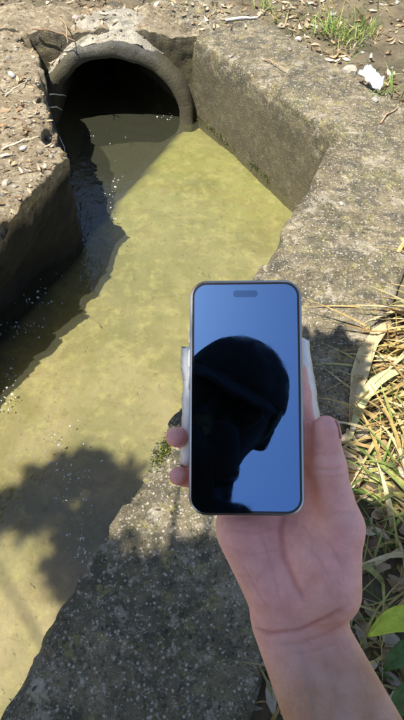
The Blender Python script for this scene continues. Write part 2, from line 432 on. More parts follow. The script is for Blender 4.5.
# exposed aggregate bedded in the crest
bag = Bag(); OUT = offset(RIGHT, .47)
segs = [(0, .30), (1, .70)]
cols = [(.36, .33, .27), (.42, .39, .33), (.24, .2, .15), (.2, .16, .1), (.3, .25, .17), (.1, .09, .07), (.48, .45, .39), (.16, .13, .09)]
for k in range(7500):
    sgm = 0 if RNG.random() < .34 else 1
    t_ = RNG.random() if sgm == 0 else RNG.random() * .43
    v_ = RNG.uniform(.02, .98)
    a0 = RIGHT[sgm] + (RIGHT[sgm + 1] - RIGHT[sgm]) * t_; a1 = OUT[sgm] + (OUT[sgm + 1] - OUT[sgm]) * t_
    p = a0 + (a1 - a0) * v_
    if RNG.random() > .45 + .55 * (vnoise(np.array([[p[0], p[1], 0]]), 4.0, 77)[0] + .4): continue
    sz = float(np.clip(RNG.lognormal(math.log(.0056), .42), .0025, .013))
    V, Fc = STONES[RNG.integers(60)]; V = V * sz
    P3 = np.array([p[0], p[1], .0]); dz = fbm(P3[None], 5.5, 5)[0] * .0055
    bag.add(V @ rotm(RNG.normal(0, .25), RNG.normal(0, .25), RNG.uniform(0, 6)).T + P3 + [0, 0, dz + sz * .06], Fc, np.array(cols[RNG.integers(len(cols))]) * RNG.uniform(.3, .8))
tag(link('exposed_aggregate', bag.mesh('exposed_aggregate', M['grain']), wing), kind='stuff')

# left bank
def ltop(x, y_): return .0 + .05 * max(0, min(1, (2.25 - y_) / .5)) + .03 * max(0, min(1, (3.4 - y_) / .8))
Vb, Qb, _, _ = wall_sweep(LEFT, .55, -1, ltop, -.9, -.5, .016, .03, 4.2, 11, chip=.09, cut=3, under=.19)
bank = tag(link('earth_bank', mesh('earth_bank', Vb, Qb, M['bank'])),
    'crumbling earth covered bank wall on the left, its face in dark shade', 'bank')

# headwall with a round opening
HW = empty('culvert_headwall', (-.54, 3.62, WATER))
tag(HW, 'dark damp concrete headwall that the round pipe comes through', 'wall')
PC, PZ = -.53, -.49
def headwall():
    xs, zs = np.arange(-1.28, .0, .016), np.arange(-.95, .022, .016)
    X, Z = np.meshgrid(xs, zs, indexing='ij'); P = np.column_stack([X.ravel(), np.full(X.size, 3.61), Z.ravel()])
    P[:, 2] += np.clip((P[:, 2] + .12) / .12, 0, 1) * .022 * fbm(P * [1, 0, 0], 9, 45)
    P[:, 1] += .016 * fbm(P * [1, 1, 0] + [0, 0, .0], 14, 46) * np.clip((P[:, 2] + .1) / .1, 0, 1) + .016 * fbm(P, 5, 41) + .006 * fbm(P, 30, 42, 2)
    r = np.hypot(P[:, 0] - PC, P[:, 2] - PZ)
    n = len(zs); i, j = np.meshgrid(np.arange(len(xs) - 1), np.arange(n - 1), indexing='ij'); a = (i * n + j).ravel()
    Q = np.column_stack([a, a + n, a + n + 1, a + 1]); Q = Q[(r[Q] > .435).all(1)]
    # top: continue back
    Vt, Ft = [], []
    ys = np.arange(3.61, 4.0, .016)
    X2, Y2 = np.meshgrid(xs, ys, indexing='ij'); T = np.column_stack([X2.ravel(), Y2.ravel(), np.full(X2.size, zs[-1])])
    T[:, 2] += (.012 * fbm(T, 6, 43) + .006 * fbm(T, 30, 44, 2)) * np.clip((T[:, 1] - 3.61) / .05, 0, 1)
    front = T[:, 1] < 3.611; n_ = len(zs); T[:, 2] += .022 * fbm(T * [1, 0, 0], 9, 45); T[front] = P[n_ - 1::n_]
    n2 = len(ys); i, j = np.meshgrid(np.arange(len(xs) - 1), np.arange(n2 - 1), indexing='ij'); a = (i * n2 + j).ravel() + len(P)
    Q2 = np.column_stack([a, a + n2, a + n2 + 1, a + 1])
    return P, Q, T, Q2 - len(P)
V, Q, Tt, Qt = headwall(); link('coping', mesh('coping', sub(HW.location, Tt), Qt, M['bank']), HW); o = link('wall', mesh('wall', sub(HW.location, V), Q, M['headwall']), HW)
# mortar collar packed over the pipe
bag = Bag(); na, nr = 70, 14
V, Fc = [], []
for ia in range(na + 1):
    an = R(48 + (150 - 48) * ia / na)
    for ir in range(nr + 1):
        q = ir / nr
        rr = .475 + .03 * math.sin(math.pi * q) + .045 * q; yy = 3.535 + q * .36
        V.append((PC + rr * math.cos(an), yy, PZ + rr * math.sin(an)))
V = np.array(V); e = np.repeat(np.clip(np.minimum(np.arange(na + 1), na - np.arange(na + 1)) / 8, 0, 1), nr + 1)
V[:, 2] += .016 * fbm(V, 8, 61) - .05 * (1 - e); V[:, 1] += .03 * fbm(V, 5, 62) * (V[:, 1] > 3.56)
Fc = [(a * (nr + 1) + b_, a * (nr + 1) + b_ + 1, (a + 1) * (nr + 1) + b_ + 1, (a + 1) * (nr + 1) + b_) for a in range(na) for b_ in range(nr)]
link('mortar_collar', mesh('mortar_collar', sub(HW.location, V), Fc, M['mortar']), HW)

# pipe
pipe_prof = [(.39, 7.4), (.39, 5.2)] + [(.39, y_) for y_ in np.linspace(4.8, 3.56, 18)] + [(.392, 3.53), (.40, 3.515), (.42, 3.505), (.455, 3.503), (.472, 3.512), (.48, 3.54), (.482, 3.6), (.482, 4.2), (.482, 7.4)]
seg = 96; V = []
for (r_, y_) in pipe_prof:
    for k in range(seg):
        a_ = 2 * math.pi * k / seg; V.append((PC + r_ * math.cos(a_), y_, PZ + r_ * math.sin(a_)))
V = np.array(V); lip = np.clip(1 - (V[:, 1] - 3.5) / .4, 0, 1)
V[:, 1] += lip * .014 * fbm(V, 9, 71); rad = (1 + .022 * fbm(V, 8, 72) * lip)
V[:, 0] = PC + (V[:, 0] - PC) * rad; V[:, 2] = PZ + (V[:, 2] - PZ) * rad
Fc = [(i * seg + k, (i + 1) * seg + k, (i + 1) * seg + (k + 1) % seg, i * seg + (k + 1) % seg) for i in range(len(pipe_prof) - 1) for k in range(seg)]
Fc.append(tuple(range(seg)))
tag(link('drain_pipe', mesh('drain_pipe', V, Fc, M['pipe'])), 'large round concrete drain pipe with a dark mouth half full of water', 'pipe')

# ------------------------------------------------------------------ litter on the banks
def leaf(L, W, curl=.3, fold=.15, n=5):
    "leaf lying along +x; curled, folded along its midrib"
    V, Fc = [], []
    for i in range(n + 1):
        t_ = i / n; wd = W * math.sin(math.pi * (0.06 + .9 * t_)) ** .8 * (1 - .25 * t_)
        zc = curl * L * (t_ - .5) ** 2 * 2
        V += [(t_ * L, -wd / 2, zc + fold * wd), (t_ * L, 0, zc), (t_ * L, wd / 2, zc + fold * wd)]
    for i in range(n):
        a = i * 3
        Fc += [(a, a + 3, a + 4, a + 1), (a + 1, a + 4, a + 5, a + 2)]
    return np.array(V), Fc
DRY = [(.42, .3, .16), (.55, .43, .27), (.3, .19, .09), (.6, .52, .38), (.2, .12, .06), (.5, .4, .25)]
def bank_z(p):   # top of the left bank / headwall / land
    return land(np.array([[p[0], p[1], 0]]))[0]
dg_ = None
def drop_z(x, y_, objs, default):
    best = None
    for ob in objs:
        ok, loc, nrm, _ = ob.ray_cast(Vector((x, y_, 3.0)) - ob.location, Vector((0, 0, -1)))
        if ok:
            zz = loc.z + ob.location.z
            if best is None or zz > best: best = zz
    return default if best is None else best
bpy.context.view_layer.update()
ground = bpy.data.objects['ground']; hwall = o
SUP = [bank, ground, wing, hwall, bpy.data.objects['mortar_collar']]
def dropped(x, y_): 
    best = -9
    for ob in SUP:
        mw = ob.matrix_world; ok, loc, nrm, _ = ob.ray_cast(mw.inverted() @ Vector((x, y_, 2.5)), Vector((0, 0, -1)))
        if ok: best = max(best, (mw @ loc).z)
    return best
bpy.context.view_layer.update()

# leaf litter that no one could count (bank tops and the soil at the right)
bag = Bag()
def scatter_litter(n, fx, fy, smin, smax, okf):
    k = 0
    while k < n:
        x, y_ = fx(), fy()
        if not okf(x, y_): continue
        if RNG.random() > .62 + .8 * vnoise(np.array([[x, y_, 0]]), 5.5, 91)[0]: continue
        zz = dropped(x, y_); k += 1
        if zz < -.2: continue
        L = RNG.uniform(smin, smax); V, Fc = leaf(L, L * RNG.uniform(.3, .6), RNG.uniform(-.2, .8), RNG.uniform(0, .4), 3)
        V = (V - [L / 2, 0, 0]) @ rotm(RNG.normal(0, .45), RNG.normal(0, .35), RNG.uniform(0, 6.28)).T + [x, y_, zz + .006]
        bag.add(V, Fc, np.array(DRY[RNG.integers(len(DRY))]) * RNG.uniform(.6, 1.15))
U = RNG.uniform
scatter_litter(650, lambda: U(-1.5, -.5), lambda: U(1.5, 4.4), .012, .05, lambda x, y_: True)
scatter_litter(1300, lambda: U(-1.5, -.5), lambda: U(1.5, 4.4), .006, .02, lambda x, y_: True)
scatter_litter(420, lambda: U(-1.1, .3), lambda: U(3.65, 5.0), .015, .06, lambda x, y_: True)
def right_of(x, y_, d): 
    n_ = np.array([.911, -.412]); return (np.array([x, y_]) - B).dot(n_) > d
scatter_litter(520, lambda: U(0, 1.0), lambda: U(.1, 1.9), .02, .07, lambda x, y_: right_of(x, y_, .46))
scatter_litter(900, lambda: U(.25, 1.6), lambda: U(2.6, 4.9), .015, .06, lambda x, y_: (np.array([x, y_]) - A).dot(np.array([.866, .5])) > .5)
tag(link('leaf_litter', bag.mesh('leaf_litter', M['straw'])), 'brown dead leaf litter strewn over the banks', 'leaf litter', kind='stuff')

bag = Bag()
for k in range(1500):
    if k % 2 == 0: x, y_ = U(.3, 1.6), U(2.6, 4.9)
    else: x, y_ = U(-1.5, .2), U(1.5, 4.6)
    if k % 2 == 0 and (np.array([x, y_]) - A).dot(np.array([.866, .5])) < .42: continue
    zz = dropped(x, y_)
    if zz < -.2: continue
    sz = float(np.clip(RNG.lognormal(math.log(.013), .5), .005, .04)); V, Fc = STONES[RNG.integers(60)]; V = V * sz * 1.15
    bag.add(V @ rotm(0, 0, U(0, 6)).T + [x, y_, zz + sz * .1], Fc, np.array(cols[RNG.integers(len(cols))]) * U(.4, .75))
tag(link('gravel', bag.mesh('gravel', M['grain'])), 'small pale gravel scattered over the banks', 'gravel', kind='stuff')

def put_stone(px, py, size, col, label, flat=.6, group='loose stones on the banks', z0=0.03):
    g = hit(px, py, z0); zz = dropped(g[0], g[1]); zz = zz if zz > -.3 else z0
    V, Fc = stone(size, ICO2, .12, flat)
    me = mesh('stone', V @ rotm(0, 0, U(0, 6)).T, Fc, M['grain'], False); vcol(me, np.array(col) * .62)
    return tag(link('stone', me, None, (g[0], g[1], zz + size * flat * .25)), label, 'stone', group)
put_stone(351, 66, .085, (.6, .54, .42), 'large pale buff stone beside the white plastic at the top right', .75)
put_stone(376, 95, .04, (.5, .46, .4), 'small grey stone just below the white plastic film')
put_stone(300, 27, .05, (.62, .56, .48), 'pale stone left of the green grass near the top edge')
put_stone(290, 45, .032, (.4, .34, .27), 'little brown stone on the outer edge of the right wall crest')
put_stone(12, 76, .05, (.66, .62, .58), 'pale chalky stone on the left bank near the left edge')
put_stone(8, 58, .038, (.52, .45, .38), 'small tan stone above the chalky one on the left bank')
put_stone(24, 152, .036, (.68, .64, .55), 'white pebble on the left bank above its front lip')
put_stone(52, 160, .03, (.5, .44, .34), 'tan pebble close to the corner of the left bank')
put_stone(30, 125, .034, (.35, .28, .2), 'brown stone in the middle of the left bank litter')
put_stone(8, 190, .04, (.6, .52, .4), 'buff stone on the front lip of the left bank')
put_stone(75, 12, .05, (.6, .5, .45), 'pinkish stone behind the headwall at the top left')
put_stone(343, 197, .022, (.6, .58, .52), 'small white chip on the near wall crest below the corner')

TW = [(.55, .47, .33), (.36, .25, .14), (.22, .14, .08), (.66, .6, .48)]
def twig(p0, p1, r, col, label, sag=.0, wob=.012, group='twigs lying about the culvert'):
    p0, p1 = np.array(p0), np.array(p1); L = np.linalg.norm(p1 - p0); n = 9
    k1, k2 = [p0 + (p1 - p0) * f_ + np.array([RNG.normal(0, wob), RNG.normal(0, wob), abs(RNG.normal(0, wob * .5))]) * 9 * L for f_ in (.33, .67)]
    pts = [p0 * (1 - t_) ** 3 + 3 * k1 * t_ * (1 - t_) ** 2 + 3 * k2 * t_ ** 2 * (1 - t_) + p1 * t_ ** 3 + RNG.normal(0, min(.01, wob), 3) * L * (0 < t_ < 1) for t_ in np.linspace(0, 1, n)]
    V, Fc = tube(pts, np.linspace(r, r * .5, n), 6)
    me = mesh('twig', sub(p0, V), Fc, M['twig']); vcol(me, np.array(col)); return tag(link('twig', me, None, p0), label, 'twig', group)
def gtwig(a, b_, r, col, label, z=.03, lift=.006, **k):
    p, q = hit(*a, z), hit(*b_, z)
    for v_ in (p, q):
        d_ = dropped(v_[0], v_[1]); v_[2] = (d_ if d_ > -.2 else z) + lift
    return twig(p, q, r, col, label, **k)
gtwig((33, 30), (75, 42), .006, TW[2], 'dark twig lying across the left end of the headwall')
gtwig((50, 8), (68, 44), .005, TW[1], 'brown twig pointing down at the left end of the headwall')
gtwig((12, 118), (27, 132), .005, TW[2], 'short dark twig in the left bank litter')
gtwig((5, 95), (32, 78), .004, TW[0], 'pale twig on the left bank beside the chalky stone')
gtwig((38, 100), (22, 128), .004, TW[1], 'thin brown twig slanting over the middle of the left bank')
gtwig((2, 150), (40, 140), .005, TW[0], 'straw coloured twig across the left bank')
gtwig((52, 172), (20, 180), .004, TW[2], 'dark twig near the front corner of the left bank')
gtwig((226, 16), (258, 13), .009, (.8, .79, .76), 'white stick lying at the far end of the right wall crest', lift=.012, wob=.004)
gtwig((265, 55), (290, 70), .004, TW[1], 'brown twig on the outer part of the right wall crest')
gtwig((382, 118), (404, 92), .005, TW[1], 'brown twig at the right edge beyond the wall crest')
gtwig((388, 60), (403, 84), .005, TW[2], 'dark twig right of the white plastic film')
# stalks that reach out over the water in front of the pipe and a hanging root
twig(hit(40, 95, -.05) + [0, 0, 0], at(66, 96, 3.55), .0045, (.72, .68, .56), 'upper of two pale stalks sticking out from the left wall beside the pipe', wob=.003)
twig(hit(44, 107, -.08), at(62, 110, 3.45), .0045, (.66, .62, .5), 'lower of two pale stalks sticking out from the left wall beside the pipe', wob=.003)
twig(at(50, 118, 3.25), at(67, 158, 3.05), .004, (.7, .66, .54), 'pale stalk hanging down the inner face of the left bank', wob=.004)
twig(at(107, 22, 3.86), at(110, 52, 3.72), .0045, (.72, .67, .56), 'pale root hanging over the middle of the pipe rim', wob=.006)

# ------------------------------------------------------------------ grass
def blade(L, W, bend, n=6, fold=.25, twist=.0):
    "blade rising along +z and bending towards +x"
    V, Fc = [], []; x = z_ = 0.0; ang = 0.0
    for i in range(n + 1):
        t_ = i / n; wd = W * (1 - t_ ** 2.2) * (.75 + .5 * math.sin(math.pi * min(1, t_ + .2))) + .0006; tw = twist * t_
        c, s_ = math.cos(tw), math.sin(tw)
        V += [(x - s_ * wd * .3 - fold * wd * .3, -wd / 2 * c, z_), (x + fold * wd * .3, 0, z_), (x + s_ * wd * .3 - fold * wd * .3, wd / 2 * c, z_)]
        ang = bend * t_; x += math.sin(ang) * L / n; z_ += math.cos(ang) * L / n
    for i in range(n):
        a = i * 3; Fc += [(a, a + 3, a + 4, a + 1), (a + 1, a + 4, a + 5, a + 2)]
    return np.array(V), Fc
STRAW = [(.55, .42, .17), (.48, .34, .12), (.6, .5, .27), (.4, .27, .1), (.46, .41, .13), (.32, .2, .07)]
GREEN = [(.15, .27, .05), (.22, .34, .07), (.34, .38, .1), (.1, .17, .035), (.42, .42, .14)]
def variants(tag_, pal, n, L, W, bend):
    out = []
    for k in range(n):
        V, Fc = blade(U(*L), U(*W), U(*bend), 7, .3, U(-.8, .8))
        me = mesh('blade', V, Fc, M['straw'] if pal is STRAW else M['leafy']); vcol(me, np.array(pal[k % len(pal)]) * U(.85, 1.1)); out.append(me)
    return out
DRYB = variants('d', STRAW, 14, (.14, .34), (.005, .013), (.9, 2.3))
LONGB = variants('l', STRAW, 10, (.24, .38), (.006, .016), (.15, .7))
GRNB = variants('g', GREEN, 12, (.06, .17), (.003, .006), (.4, 1.6))
YELB = variants('y', GREEN[1:] + STRAW[:5], 12, (.14, .30), (.006, .013), (.9, 2.2))
def tuft(loc, n, meshes, lean, spread, az, azs, label, name='grass_tuft', group='grass tufts beside the wall', rad=.05):
    e_ = tag(empty(name, loc), label, 'grass', group)
    for k in range(n):
        b_ = link('blade', meshes[RNG.integers(len(meshes))], e_)
        b_.rotation_mode = 'XYZ'
        b_.rotation_euler = (RNG.normal(0, .18), max(0, RNG.normal(lean, spread)), R(az) + RNG.normal(0, azs))
        b_.location = (RNG.normal(0, rad), RNG.normal(0, rad), -.01)
        s_ = U(.7, 1.2); b_.scale = (s_, s_, s_)
    return e_
def gp(px, py, z=-.03):
    g = hit(px, py, z); return (g[0], g[1], z)
tuft(gp(440, 318), 46, LONGB, 1.15, .22, 205, .25, 'bundle of straight pale straw leaning over the wall edge', 'straw_clump', rad=.05)
tuft(gp(432, 352), 44, LONGB, 1.25, .2, 195, .28, 'straw bundle fanning left just above the dried pale husk', 'straw_clump', rad=.045)
tuft(gp(410, 392), 44, DRYB, .8, .35, 190, .6, 'tangled dry grass right of the dried pale husk', rad=.05)
tuft(gp(404, 440), 44, DRYB, .9, .4, 180, .8, 'arching straw coloured grass right of the thumb tip', rad=.05)
tuft(gp(396, 480), 36, YELB, .7, .4, 170, 1.0, 'yellow green arching grass beside the base of the thumb', rad=.05)
tuft(gp(402, 530), 30, YELB, .9, .4, 185, .7, 'pale long grass blades level with the palm', rad=.05)
tuft(gp(392, 262), 14, DRYB, .9, .3, 30, .8, 'sparse dry grass at the outer corner of the wall crest', rad=.04)
tuft(gp(420, 575), 14, YELB, 1.0, .4, 200, .9, 'thin grass above the bright green leaf', rad=.05)
for k, (px, py, lab) in enumerate([(350, 38, 'bright green grass tuft beside the pale stone at the top right'), (332, 30, 'green grass tuft at the top just left of the brightest tuft'), (366, 30, 'small green grass tuft at the top right of the brightest tuft'), (388, 92, 'short green grass below the white plastic film'), (266, 8, 'dark green sprout by the white stick at the top edge')]):
    tuft(gp(px, py, .0), (60, 48, 40, 18, 20)[k], GRNB, .35, .3, U(0, 360), 3.0, lab, group='green tufts beyond the right wall', rad=.045)
# uncountable undergrowth
bag = Bag()
for k in range(3600):
    x, y_ = U(.05, 1.5), U(.05, 2.2)
    if not right_of(x, y_, .5 + .05 * vnoise(np.array([[x, y_, 0]]), 6, 3)[0]): continue
    V, Fc = blade(U(.06, .26), U(.003, .008), U(.4, 2.4), 5, .3, U(-.6, .6))
    pal = STRAW if RNG.random() < .75 else GREEN
    bag.add(V @ rotm(RNG.normal(0, .5), abs(RNG.normal(.5, .4)), U(0, 6.28)).T + [x, y_, -.04], Fc, np.array(pal[RNG.integers(len(pal))]) * U(.6, 1.1))
for k in range(3000):
    x, y_ = U(.2, 2.0), U(2.4, 6.0)
    if (np.array([x, y_]) - A).dot(np.array([.866, .5])) < .55: continue
    if vnoise(np.array([[x, y_, 0]]), 3, 8)[0] < -.1: continue
    V, Fc = blade(U(.04, .14), U(.003, .006), U(.4, 2.0), 4, .3, U(-.6, .6))
    pal = STRAW if RNG.random() < .4 else GREEN
    bag.add(V @ rotm(RNG.normal(0, .5), abs(RNG.normal(.5, .4)), U(0, 6.28)).T + [x, y_, dropped(x, y_) - .01], Fc, np.array(pal[RNG.integers(len(pal))]) * U(.6, 1.1))
tag(link('undergrowth', bag.mesh('undergrowth', M['leafy'])), 'mixed dry and green undergrowth beyond the wall', 'grass', kind='stuff')

# dried husk, broad leaves, moss, white plastic
def strip_leaf(pts, widths, col, thick=.0012, cup=.25, mat='leafy', nm='leaf'):
    "broad leaf along a list of points, with thickness and a midrib fold"
    pts = np.asarray(pts, float); n = len(pts); t = np.gradient(pts, axis=0); t /= np.linalg.norm(t, axis=1)[:, None]
    V = []; c9 = RNG.uniform(0, 6)
    for i in range(n):
        sd = np.cross(t[i], [0, 0, 1]); sd /= np.linalg.norm(sd) + 1e-9; nn = np.cross(sd, t[i])
        for k in range(-4, 5):
            V.append(pts[i] + sd * widths[i] / 2 * (k / 4) * (1 + .05 * math.sin(i * 2.3 + k)) + nn * (cup * widths[i] / 2 * (abs(k) / 4) ** 1.3 + widths[i] * .05 * math.cos(k * 2.6 + c9) + .0012 * RNG.normal()))
    Fc = [(i * 9 + k, i * 9 + k + 1, i * 9 + k + 10, i * 9 + k + 9) for i in range(n - 1) for k in range(8)]
    me = mesh(nm, sub(pts[0], V), Fc, M[mat]); vcol(me, np.array(col)); ob = link(nm, me, None, pts[0])
    md = ob.modifiers.new('thickness', 'SOLIDIFY'); md.thickness = thick
    return ob
def curve(*pp, n=10):
    pp = [np.array(p) for p in pp]; out = []
    for t_ in np.linspace(0, 1, n):
        q = list(pp)
        while len(q) > 1: q = [q[i] * (1 - t_) + q[i + 1] * t_ for i in range(len(q) - 1)]
        out.append(q[0])
    return out
h1 = strip_leaf(curve(hit(392, 322, .03), hit(366, 338, .05), hit(356, 372, .03), hit(352, 425, .01)), np.array([.015, .03, .042, .05, .052, .048, .044, .036, .026, .012]) * (1 + .15 * RNG.standard_normal(10)), (.6, .48, .26), cup=.55, mat='straw', nm='dried_husk')
tag(h1, 'pale yellow dried husk curled over the outer edge of the near wall', 'husk')
h2 = strip_leaf(curve(hit(404, 372, .02), hit(380, 372, .06), hit(362, 386, .05), hit(350, 440, .0)), np.array([.01, .02, .03, .035, .036, .034, .03, .024, .016, .008]), (.62, .6, .28), cup=.3, mat='straw', nm='dried_husk')
tag(h2, 'narrow yellowish dried husk lying below the wider one', 'husk')
pl = tag(empty('broadleaf_plant', gp(425, 690)), 'low plant with one bright yellow green broad leaf by the forearm', 'plant')
def child(ob, par):
    ob.parent = par; ob.location = Vector(ob.location) - Vector(par.location); return ob
bw = np.array([.006, .02, .034, .042, .046, .045, .04, .03, .018, .003])
l_ = child(strip_leaf(curve(hit(440, 640, .10), hit(415, 606, .15), hit(390, 618, .15), hit(368, 636, .12)), bw * 1.1, (.6, .7, .06), cup=.2), pl); l_['label'] = 'bright yellow green leaf'
child(strip_leaf(curve(hit(445, 660, .06), hit(415, 640, .09), hit(398, 655, .08), hit(384, 672, .04)), bw, (.08, .16, .03)), pl)
child(strip_leaf(curve(hit(440, 700, .05), hit(415, 680, .09), hit(398, 700, .07), hit(390, 725, .03)), bw, (.09, .17, .03)), pl)
st = curve(gp(440, 690, -.03), hit(442, 665, .06), hit(440, 640, .11)); V, Fc = tube(st, .003)
me = mesh('stem', sub(pl.location, V), Fc, M['twig']); vcol(me, np.array((.14, .2, .05))); link('stem', me, pl)

# moss on the inner arris of the near wall
bag = Bag()
for k in range(800):
    t_ = abs(RNG.normal(0, .055)); p = hit(158, 452, 0) + np.array([.41, .91, 0]) * RNG.normal(.01, .03) + np.array([.91, -.41, 0]) * (RNG.normal(.014, .010))
    L = U(.004, .011); V, Fc = leaf(L, L * .55, U(0, .6), .2, 2)
    c_ = [(.05, .08, .015), (.14, .17, .02), (.035, .05, .012), (.2, .2, .04)][RNG.integers(4)]
    bag.add(V @ rotm(RNG.normal(0, .7), -abs(RNG.normal(.6, .5)), U(0, 6.28)).T + p + [0, 0, U(-.01, .004)], Fc, c_)
tag(link('moss', bag.mesh('moss', M['leafy'])), 'small green moss patch on the wall edge by the fingertips', 'moss', kind='stuff')
bag = Bag()
for k in range(500):   # algae fringe along the foot of the right wall
    tt_ = U(.0, .95)
    if vnoise(np.array([[tt_, 0, 0]]), 7, 4)[0] < -.1: continue
    q = A + (B - A) * tt_ + np.array([-.866, -.5]) * abs(RNG.normal(.0, .012))
    L = U(.006, .02); V, Fc = leaf(L, L * .45, U(0, .6), .2, 3)
    c_ = [(.06, .08, .015), (.12, .13, .03), (.04, .05, .012)][RNG.integers(3)]
    bag.add(V @ rotm(RNG.normal(0, .6), -abs(RNG.normal(.8, .5)), U(0, 6.28)).T + [q[0], q[1], WATER + U(0, .03)], Fc, c_)
tag(link('algae_fringe', bag.mesh('algae_fringe', M['leafy'])), 'green algae fringe along the foot of the right wall', 'algae', kind='stuff')

def crumpled(name, corners, res, amp, freq, seed, mat, thick):
    "crumpled sheet between four corner points"
    a, b_, c, d = [np.array(q) for q in corners]; V = []
    for i in range(res + 1):
        for k in range(res + 1):
            u, v_ = i / res, k / res; V.append((a * (1 - u) + b_ * u) * (1 - v_) + (d * (1 - u) + c * u) * v_)
    V = np.array(V); nrm = np.cross(b_ - a, d - a); nrm /= np.linalg.norm(nrm)
    V += nrm * (amp * np.abs(fbm(V, freq, seed, 3)))[:, None] + .35 * amp * np.column_stack([fbm(V, freq * 1.5, seed + k, 2) for k in range(3)])
    Fc = [(i * (res + 1) + k, (i + 1) * (res + 1) + k, (i + 1) * (res + 1) + k + 1, i * (res + 1) + k + 1) for i in range(res) for k in range(res)]
    ob = link(name, mesh(name, sub(a, V), Fc, mat, False), None, a); md = ob.modifiers.new('thickness', 'SOLIDIFY'); md.thickness = thick; md.offset = 0
    return ob
g = [hit(358, 74, .05), hit(380, 92, .02), hit(384, 78, .06), hit(367, 64, .06)]
tag(crumpled('plastic_scrap', g, 14, .02, 22, 5, M['plastic'], .001), 'crumpled white plastic scrap on the grass at the top right', 'plastic scrap')

# foamy white flecks painted in as glints on the water
bag = Bag()
for (px, py, sx, sy, n) in [(28, 300, 12, 5, 26), (22, 328, 12, 5, 34), (8, 372, 6, 8, 22), (6, 402, 5, 5, 18), (66, 482, 10, 12, 36), (76, 548, 7, 10, 30), (84, 520, 5, 20, 18), (75, 460, 12, 12, 16), (112, 190, 4, 14, 16), (112, 215, 4, 10, 10), (60, 440, 14, 10, 12), (95, 140, 10, 6, 8), (45, 290, 16, 10, 12), (172, 115, 8, 3, 10)]:
    for k in range(n):
        p = hit(RNG.normal(px, sx), RNG.normal(py, sy), WATER)
        if not inside(CHAN, p[None, :2])[0]: continue
        r_ = float(np.clip(RNG.lognormal(math.log(.0022), .45), .001, .006))
        V = ICO[0] * r_ * np.array([U(.8, 2.2), U(.7, 1.2), .7]); bag.add(V @ rotm(0, 0, U(0, 3)).T + p + [0, 0, .002], ICO[1])
tag(link('foam_glints', bag.mesh('foam_glints', M['foam_glints'])), 'tiny white foamy flecks painted in as glints on the water', 'foam_glints', kind='stuff')

# ------------------------------------------------------------------ implicit surfaces for bodies
def smin(a, b_, k):
    h_ = np.clip(.5 + .5 * (b_ - a) / k, 0, 1); return b_ + (a - b_) * h_ - k * h_ * (1 - h_)
def cone(P, a, b_, ra, rb):
    a = np.asarray(a, np.float32); d = np.asarray(b_, np.float32) - a; q = P - a
    t_ = np.clip(q @ d / (d @ d + 1e-12), 0, 1); return np.linalg.norm(q - t_[..., None] * d, axis=-1) - (ra + (rb - ra) * t_)
def ellip(P, c, ax, rad):
    q = ((P - np.asarray(c, np.float32)) @ np.asarray(ax, np.float32).T) / np.asarray(rad, np.float32)
    k = np.linalg.norm(q, axis=-1); return (k - 1) * float(np.mean(rad)) * .85
def surface(fn, lo, hi, h_):
    lo, hi = np.asarray(lo, np.float32), np.asarray(hi, np.float32)
    n = np.ceil((hi - lo) / h_).astype(int) + 1
    ax = [lo[k] + h_ * np.arange(n[k], dtype=np.float32) for k in range(3)]
    Fv = np.empty(n, np.float32)
    for i in range(n[0]):
        Y, Z = np.meshgrid(ax[1], ax[2], indexing='ij'); P = np.stack([np.full_like(Y, ax[0][i]), Y, Z], -1); Fv[i] = fn(P)
    s_ = Fv < 0; shp = n - 1
    cnt = np.zeros(shp, np.float32); acc = np.zeros((*shp, 3), np.float32)
    for axn in range(3):
        o1, o2 = [k for k in range(3) if k != axn]
        for a1 in (0, 1):
            for a2 in (0, 1):
                sl0 = [None] * 3; sl1 = [None] * 3
                sl0[axn] = slice(0, shp[axn]); sl1[axn] = slice(1, shp[axn] + 1)
                for q, k in ((o1, a1), (o2, a2)): sl0[q] = sl1[q] = slice(k, shp[q] + k)
                f0, f1 = Fv[tuple(sl0)], Fv[tuple(sl1)]; m_ = (f0 < 0) != (f1 < 0)
                t_ = np.where(m_, f0 / np.where(m_, f0 - f1, 1), 0)
                cnt += m_; acc[..., axn] += np.where(m_, t_, 0)
                if a1: acc[..., o1] += m_
                if a2: acc[..., o2] += m_
    act = cnt > 0; idx = np.full(shp, -1, np.int64); idx[act] = np.arange(act.sum())
    cell = np.argwhere(act); V = lo + h_ * (cell + acc[act] / cnt[act][:, None])
    Q = []
    for axn in range(3):
        o1, o2 = (axn + 1) % 3, (axn + 2) % 3
        sl0 = [slice(1, shp[k]) for k in range(3)]; sl1 = list(sl0); sl0[axn] = slice(0, shp[axn]); sl1[axn] = slice(1, shp[axn] + 1)
        m_ = s_[tuple(sl0)] != s_[tuple(sl1)]; pos_ = np.argwhere(m_)
        off_ = np.array([1, 1, 1]); off_[axn] = 0; pos_ = pos_ + off_
        sg = s_[tuple(pos_.T)]
        def ci(d1, d2):
            q = pos_.copy(); q[:, o1] -= d1; q[:, o2] -= d2; return idx[tuple(q.T)]
        quad = np.column_stack([ci(1, 1), ci(0, 1), ci(0, 0), ci(1, 0)])
        quad[~sg] = quad[~sg][:, ::-1]; Q.append(quad)
    return V, np.vstack(Q)
def relax(V, Q, it=3, lam=.5):
    n = len(V); E = np.vstack([Q[:, [0, 1]], Q[:, [1, 2]], Q[:, [2, 3]], Q[:, [3, 0]]])
    deg = np.bincount(E[:, 0], minlength=n) + np.bincount(E[:, 1], minlength=n)
    for _ in range(it):
        S_ = np.zeros_like(V)
        for k in range(3): S_[:, k] = np.bincount(E[:, 0], V[E[:, 1], k], n) + np.bincount(E[:, 1], V[E[:, 0], k], n)
        V = V + lam * (S_ / deg[:, None] - V)
    return V

